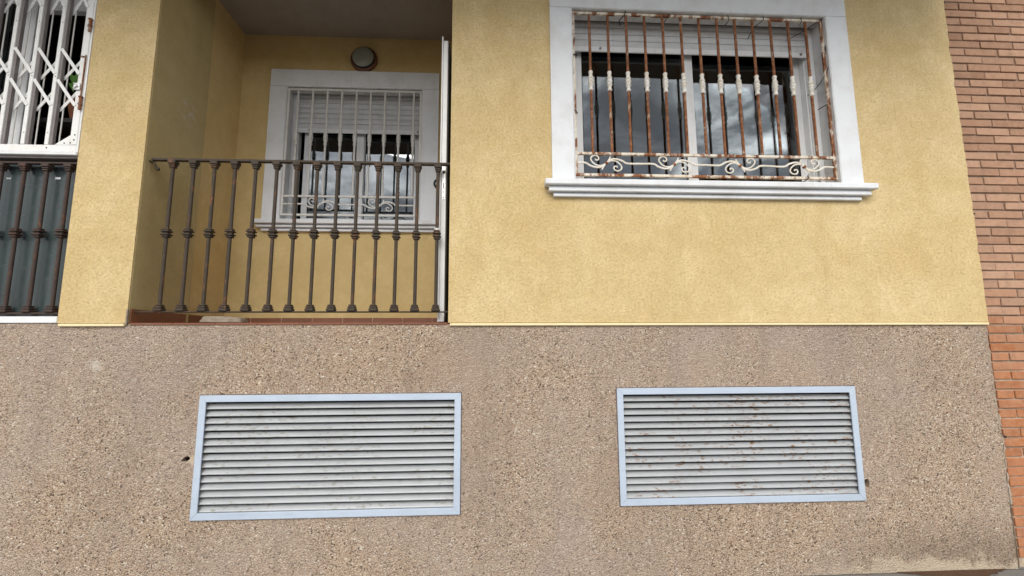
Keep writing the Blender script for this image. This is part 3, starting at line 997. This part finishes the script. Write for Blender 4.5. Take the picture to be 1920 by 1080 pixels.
for i, x in enumerate(bx):
    if px is None:
        bm = B(); lathe(bm, [(0.0118, 0), (0.0118, 1.0145)], (x, YR, 1.6852), 10)
        pb = obj('baluster', bm, 'iron', rail, True); px = x; cs = []
        for z, kd in ((1.6856, 'low'), (2.172, 'mid'), (2.6515, 'top')):
            bm = B(); collar(bm, x, YR, z, kd); cs.append(obj('collar', bm, 'iron', pb))
    else:
        b = inst(pb, 'baluster', rail, (x - px + rnd.uniform(-0.002, 0.002), 0, 0))
        for c in cs:
            d = c.copy(); COL.objects.link(d); d.parent = b; d.location = c.location
            d.location.z += rnd.uniform(-0.003, 0.003) if c is cs[1] else 0
bm = B(); lathe(bm, [(0.0125, 0), (0.017, 0.002), (0.017, 0.012), (0.0125, 0.014)], (bx[-1], YR, 2.2375), 10)
o = obj('tape_ring', bm, 'white', rail, True)
bm = B()
box(bm, XL + 0.0025, XL + 0.030, YR - 0.010, YR + 0.010, 2.690, 2.6995, 0.002)
tube(bm, [(XL + 0.028, YR, 2.698), (XL + 0.045, YR, 2.665), (XL + 0.05, YR + 0.01, 2.65)], 0.006, 6)
lathe(bm, [(0.013, 0), (0.013, 0.012), (0.008, 0.018)], (XL + 0.050, YR + 0.012, 2.640), 8)
obj('wall_bracket', bm, 'iron', rail)

# ------------------------------------------------------------------ open balcony door
bm = B()
box(bm, -0.340, -0.3055, 0.112, 0.88, ZB + 0.012, 3.690, 0.003)
door = obj('balcony_door', bm, 'alu', house)
door['label'] = 'white balcony door folded open against the side wall, seen edge-on'
bm = B(); box(bm, -0.351, -0.3405, 0.108, 0.88, ZB + 0.010, 3.720, 0.002)
obj('door_flange', bm, 'alu', door)
bm = B(); box(bm, -0.3045, -0.296, 0.128, 0.87, ZB + 0.012, 3.685, 0.002)
obj('door_gasket', bm, 'black', door)
bm = B(); box(bm, -0.334, -0.311, 0.1085, 0.1118, 2.475, 2.730, 0.001)
lp = obj('lock_plate', bm, 'steel', door)
for z, h, w in ((2.712, 0.006, 0.003), (2.675, 0.018, 0.008), (2.575, 0.040, 0.0025), (2.530, 0.006, 0.003), (2.490, 0.006, 0.003), (2.640, 0.005, 0.002)):
    bm = B(); box(bm, -0.3225 - w, -0.3225 + w, 0.1065, 0.1083, z - h / 2, z + h / 2)
    obj('lock_slot', bm, 'black', door)
bm = B()
tube(bm, smooth_path([(-0.352, 0.15, 2.635), (-0.385, 0.15, 2.628), (-0.392, 0.15, 2.60), (-0.375, 0.16, 2.575)], 4), 0.008, 8)
lathe(bm, [(0.02, 0), (0.02, -0.006)], (-0.3515, 0.15, 2.635), 10, 'x')
obj('handle', bm, 'black', door, True)

# ------------------------------------------------------------------ wall lamp on the balcony
lamp = thing('wall_lamp', 'round bulkhead wall lamp with brown ring above the balcony window', 'lamp', (-1.19, 1.06, 4.15))
lc = (-1.192, YB - 0.0005, 4.158)
bm = B(); lathe(bm, [(0.122, 0.0), (0.126, -0.006), (0.126, -0.020), (0.121, -0.032), (0.112, -0.036)], lc, 40, 'y')
obj('lamp_base', bm, 'lamp_ring', lamp, True)
bm = B(); lathe(bm, [(0.108, -0.0365), (0.108, -0.050), (0.100, -0.054), (0.098, -0.0545)], lc, 40, 'y')
obj('lamp_ring', bm, 'black', lamp, True)
bm = B(); lathe(bm, [(0.0995, -0.055), (0.098, -0.062), (0.090, -0.071), (0.072, -0.078), (0.04, -0.083), (0.01, -0.0845)], lc, 40, 'y')
obj('lamp_glass', bm, 'lamp_glass', lamp, True)

# ------------------------------------------------------------------ ventilation grilles
def make_vent(label, v, tilt):
    x0, x1, z0, z1 = v
    root = thing('ventilation_grille', label, 'vent', ((x0 + x1) / 2, 0.0, z0), 'metal ventilation grilles in the base')
    fwid = 0.041
    yf, yb = -0.004, YP - 0.0026
    def mitre(pts):
        bm = B(); prism_y(bm, pts, yf, yb)
        bmesh.ops.bevel(bm, geom=[e for e in bm.edges], offset=0.0012, segments=1, profile=0.5, affect='EDGES')
        obj('frame_bar', bm, 'vent_frame', root)
    g = 0.0004
    mitre([(x0, z1), (x1, z1), (x1 - fwid, z1 - fwid), (x0 + fwid, z1 - fwid)])
    mitre([(x0, z0), (x0 + fwid, z0 + fwid), (x1 - fwid, z0 + fwid), (x1, z0)])
    mitre([(x0, z0 + 2 * g), (x0, z1 - 2 * g), (x0 + fwid - g, z1 - fwid - g), (x0 + fwid - g, z0 + fwid + g)])
    mitre([(x1, z0 + 2 * g), (x1 - fwid + g, z0 + fwid + g), (x1 - fwid + g, z1 - fwid - g), (x1, z1 - 2 * g)])
    bm = B()
    e = 0.0045
    plate(bm, [[(x0 - e, z0 - e), (x1 + e, z0 - e), (x1 + e, z1 + e), (x0 - e, z1 + e)], [(x0 + 0.021, z0 + 0.021), (x1 - 0.021, z0 + 0.021), (x1 - 0.021, z1 - 0.021), (x0 + 0.021, z1 - 0.021)]], YP - 0.0025, YP - 0.0004)
    obj('sealant', bm, 'sealant', root)
    n = 15
    za, zb = z0 + fwid, z1 - fwid
    p = (zb - za) / n
    first = None
    for i in range(n):
        z = za + i * p
        if first is None:
            bm = B()
            pr = [(0.0120, z - 0.0005), (0.0108, z + 0.0005), (0.0108, z + 0.0050), (0.0135, z + 0.0085), (0.0390, z + p - 0.0135), (0.0405, z + p - 0.0148), (0.0150, z + 0.0070), (0.0135, z - 0.0005)]
            prism_x(bm, pr, x0 + 0.0225, x1 - 0.0225)
            first = obj('louvre_slat', bm, 'vent_slat_rust' if tilt else 'vent_slat', root)
        else:
            s = inst(first, 'louvre_slat', root, (0, rnd.uniform(-0.0008, 0.0008), i * p + rnd.uniform(-0.0008, 0.0008)))
            s.rotation_euler = (rnd.uniform(-0.001, 0.001), rnd.uniform(-0.0006, 0.0006), 0)
    bm = B()
    box(bm, x0 + 0.0215, x1 - 0.0215, 0.10, 0.12, z0 + 0.0215, z1 - 0.0215)
    obj('duct_back', bm, 'black', root)
    return root
make_vent('pale blue-grey louvred vent under the balcony, light scuffs only', V1, 0)
make_vent('pale blue-grey louvred vent under the window, slats specked with rust', V2, 1)

# ------------------------------------------------------------------ neighbour's balcony: railing, glass, folding gate
XG = PL - 0.004
lr = thing('balcony_railing', 'reddish-brown iron railing in front of the grey-green glass', 'railing', (-3.4, 0.02, 1.67))
YL = 0.03
bm = B(); box(bm, -4.98, XG, YL - 0.013, YL + 0.013, 1.664, 1.676, 0.002); obj('bottom_rail', bm, 'iron_red', lr)
bm = B(); box(bm, -4.98, XG, YL - 0.013, YL + 0.013, 2.655, 2.668, 0.002); obj('top_rail', bm, 'iron_red', lr)
px = None
for i in range(15):
    x = -2.769 - 0.1405 * i
    if px is None:
        bm = B(); lathe(bm, [(0.0118, 0), (0.0118, 0.978)], (x, YL, 1.6765), 10)
        pb = obj('baluster', bm, 'iron_red', lr, True); px = x; cs = []
        for z, kd in ((1.6768, 'low'), (2.160, 'mid'), (2.606, 'top')):
            bm = B(); collar(bm, x, YL, z, kd); cs.append(obj('collar', bm, 'iron_red', pb))
    else:
        b = inst(pb, 'baluster', lr, (x - px, 0, 0))
        for c in cs:
            d = c.copy(); COL.objects.link(d); d.parent = b; d.location = c.location

gp = thing('glass_screen', 'grey-green glass screen with white bottom track beside the pillar', 'glass screen', (-3.8, 0.08, 1.62))
bm = B(); box(bm, -4.98, XG, 0.072, 0.082, 1.650, 2.688); obj('pane', bm, 'frosted', gp)
bm = B(); box(bm, -4.98, XG, 0.000, 0.10, ZB + 0.002, 1.6495, 0.003); obj('bottom_track', bm, 'alu', gp)
bm = B(); box(bm, -4.98, XG, 0.010, 0.10, 2.690, 2.705, 0.002); obj('top_track', bm, 'gate_grey', gp)
for xx, zz2, s in ((-2.875, 2.575, 0.012), (-3.185, 2.57, 0.010)):
    bm = B(); box(bm, xx - s * 1.4, xx + s * 1.4, 0.0695, 0.0718, zz2 - s * 0.6, zz2 + s * 0.6, 0.0008)
    obj('sticker', bm, 'white', gp)

sw = thing('sliding_window', 'white sliding window, slid half open, behind the folding gate', 'window', (-3.8, 0.15, 2.72))
bm = B(); box(bm, -4.98, XG, -0.012, 0.24, 2.7055, 2.727, 0.003); obj('sill', bm, 'alu', sw)
bm = B()
box(bm, -4.98, XG - 0.03, 0.15, 0.20, 2.7275, 2.762, 0.002)
box(bm, -4.98, XG - 0.03, 0.15, 0.20, 3.86, 3.95, 0.002)
box(bm, XG - 0.0295, XG, 0.15, 0.20, 2.7275, 4.15, 0.002)
obj('window_frame', bm, 'alu', sw)
bm = B(); box(bm, -4.98, XG - 0.03, 0.15, 0.21, 3.9505, 4.15); obj('shutter_box', bm, 'reveal', sw)
bm = B(); box(bm, -3.285, -3.215, 0.125, 0.149, 2.735, 3.89, 0.003)
s1 = obj('sash', bm, 'alu', sw)
bm = B(); box(bm, -3.213, -3.190, 0.135, 0.149, 2.735, 3.89, 0.003); obj('sash_seal', bm, 'black', s1)
bm = B(); box(bm, -4.9, -3.2855, 0.135, 0.141, 2.765, 3.89); obj('pane', bm, 'glass', s1)

# potted plant inside that window
pl = thing('house_plant', 'leafy green house plant behind the sliding window', 'plant', (-3.02, 0.31, 3.1))
bm = B(); lathe(bm, [(0.055, 0), (0.08, 0.12), (0.088, 0.12), (0.088, 0.145)], (-3.02, 0.33, 3.1005), 14); obj('pot', bm, 'pot', pl, True)
bm = B(); box(bm, -3.3, -2.72, 0.26, 0.52, 3.07, 3.10); 
o = obj('plant_shelf', bm, 'dark'); tag(o, 'dark shelf under the house plant inside the sliding window', 'shelf')
for i in range(22):
    a = rnd.uniform(0, 2 * math.pi); e = rnd.uniform(0.1, 1.3); L = rnd.uniform(0.10, 0.24)
    d = Vector((math.cos(a) * math.cos(e) * 0.8, math.sin(a) * math.cos(e) * 0.4, math.sin(e)))
    base = Vector((-3.02, 0.30, 3.20)) + d * rnd.uniform(0.05, 0.16)
    side = d.cross(Vector((0, 1, 0.3))).normalized() * rnd.uniform(0.02, 0.035)
    bm = B()
    a0 = bm.verts.new(base); m1 = bm.verts.new(base + d * L * 0.5 + side + Vector((0, 0, 0.006))); m2 = bm.verts.new(base + d * L * 0.5 - side + Vector((0, 0, 0.006)))
    mc_ = bm.verts.new(base + d * L * 0.5 - Vector((0, 0, 0.004))); t_ = bm.verts.new(base + d * L - Vector((0, 0, 0.04)))
    bm.faces.new((a0, m1, mc_)); bm.faces.new((a0, mc_, m2)); bm.faces.new((m1, t_, mc_)); bm.faces.new((mc_, t_, m2))
    obj('leaf', bm, 'leaf', pl)

gate = thing('folding_gate', 'white folding scissor gate with lattice strips above the glass', 'security gate', (-3.5, 0.0, 2.73))
YG = 0.018
ZG0, ZG1 = 2.733, 4.14
bm = B(); box(bm, -4.9, XG - 0.020, YG - 0.012, YG + 0.022, ZG0, ZG0 + 0.048, 0.003)
obj('bottom_channel', bm, 'gate_white', gate)
bm = B(); box(bm, XG - 0.012, XG, YG - 0.020, YG + 0.03, ZG0 - 0.003, ZG1, 0.002); obj('jamb_strip', bm, 'gate_white', gate)
bm = B(); box(bm, XG - 0.066, XG - 0.020, YG - 0.014, YG + 0.020, ZG0 + 0.0485, ZG1, 0.003)
stile = obj('end_stile', bm, 'gate_white', gate)
bm = B(); prism_y(bm, [(XG - 0.158, ZG0 + 0.0485), (XG - 0.0665, ZG0 + 0.115), (XG - 0.0665, ZG0 + 0.0485)], YG - 0.0125, YG - 0.0095); obj('corner_plate', bm, 'gate_white', gate)
for dx, dz in ((-0.036, 0.118), (-0.038, 0.083), (-0.058, 0.062), (-0.098, 0.060), (-0.205, 0.026)):
    bm = B(); lathe(bm, [(0.0045, 0), (0.0045, -0.002)], (XG + dx, YG - 0.0125 if dx < -0.07 else YG - 0.0142, ZG0 + dz), 8, 'y'); obj('screw', bm, 'black', gate)
proto = None
UX = [-2.908 - 0.1500 * i for i in range(12)]
for i, x in enumerate(UX):
    if proto is None:
        bm = B(); box(bm, x - 0.020, x + 0.005, YG - 0.014, YG + 0.016, ZG0 + 0.0485, ZG1, 0.002)
        proto = obj('upright', bm, 'gate_white', gate)
        bm = B(); box(bm, x + 0.0055, x + 0.022, YG - 0.006, YG + 0.018, ZG0 + 0.0485, ZG1, 0.002)
        ch = obj('channel', bm, 'gate_grey', proto)
        bm = B(); box(bm, x + 0.030, x + 0.038, YG + 0.026, YG + 0.030, ZG0 + 0.0485, ZG1)
        ch2 = obj('rear_strip', bm, 'white_bar', proto)
        rv = []
        for z in (ZG0 + 0.13, 3.262, 3.66):
            bm = B(); lathe(bm, [(0.0035, 0), (0.003, -0.002)], (x - 0.0045, YG - 0.0141, z), 8, 'y'); rv.append(obj('rivet', bm, 'gate_grey', proto))
    else:
        u = inst(proto, 'upright', gate, (x - UX[0], 0, 0))
        for c in [ch, ch2] + rv:
            d = c.copy(); COL.objects.link(d); d.parent = u; d.location = c.location
def strip(xa, za, xb, zb, y):
    bm = B()
    d = Vector((xb - xa, 0, zb - za)); n = Vector((-d.z, 0, d.x)).normalized() * 0.0100
    pr = [(xa + n.x, za + n.z), (xb + n.x, zb + n.z), (xb - n.x, zb - n.z), (xa - n.x, za - n.z)]
    prism_y(bm, pr, y, y + 0.003)
    obj('lattice_strip', bm, 'gate_white', gate)
for i, xa in enumerate(UX):
    xl = xa + 0.014
    xr = (UX[i - 1] - 0.008) if i > 0 else XG - 0.058
    for zt, zb in ((4.06, 3.745), (3.462, 3.262), (3.238, 3.035)):
        hgt = zt - zb
        strip(xl, zt, xr, zb + hgt * 0.10, YG - 0.0176)
        strip(xl, zb, xr, zt - hgt * 0.10, YG + 0.0215)
for z in (3.585, 3.02):
    bm = B()
    lathe(bm, [(0.009, 0), (0.009, 0.035), (0.013, 0.036), (0.013, 0.044), (0.009, 0.045), (0.009, 0.085), (0.013, 0.086), (0.013, 0.094), (0.006, 0.095)], (XG - 0.0145, YG - 0.030, z), 8)
    obj('hinge', bm, 'rust', gate, True)
bm = B(); box(bm, XG - 0.031, XG - 0.023, YG - 0.0215, YG - 0.0145, 3.06, 3.42, 0.001); obj('lock_bar', bm, 'rust', gate)
bm = B(); box(bm, XG - 0.058, XG - 0.034, YG - 0.0215, YG - 0.0145, 3.405, 3.412); obj('lock_slot', bm, 'rust', gate)
bm = B()
box(bm, XG - 0.078, XG - 0.036, YG - 0.024, YG - 0.0180, 3.165, 3.215, 0.002)
tube(bm, [(XG - 0.074, YG - 0.026, 3.21), (XG - 0.05, YG - 0.03, 3.19), (XG - 0.074, YG - 0.026, 3.172)], 0.004, 6)
obj('lock', bm, 'steel', gate)

# ------------------------------------------------------------------ loose stone on the floor lip
bm = B()
box(bm, -1.86, -1.585, 0.02, 0.10, ZB + 0.0025, ZB + 0.047, 0.012, 2)
bmesh.ops.subdivide_edges(bm, edges=bm.edges[:], cuts=1)
for v in bm.verts:
    t = (v.co.x + 1.86) / 0.275
    if v.co.z > ZB + 0.02:
        v.co.z -= 0.010 * max(0, t - 0.55) / 0.45 + rnd.uniform(0, 0.004)
        v.co.x += 0.018 * (1 - t) if t < 0.2 else -0.03 * max(0, t - 0.7)
    v.co.y += rnd.uniform(-0.004, 0.004)
o = obj('loose_stone', bm, 'stone')
tag(o, 'flat broken stone lying on the balcony edge under the railing', 'stone')
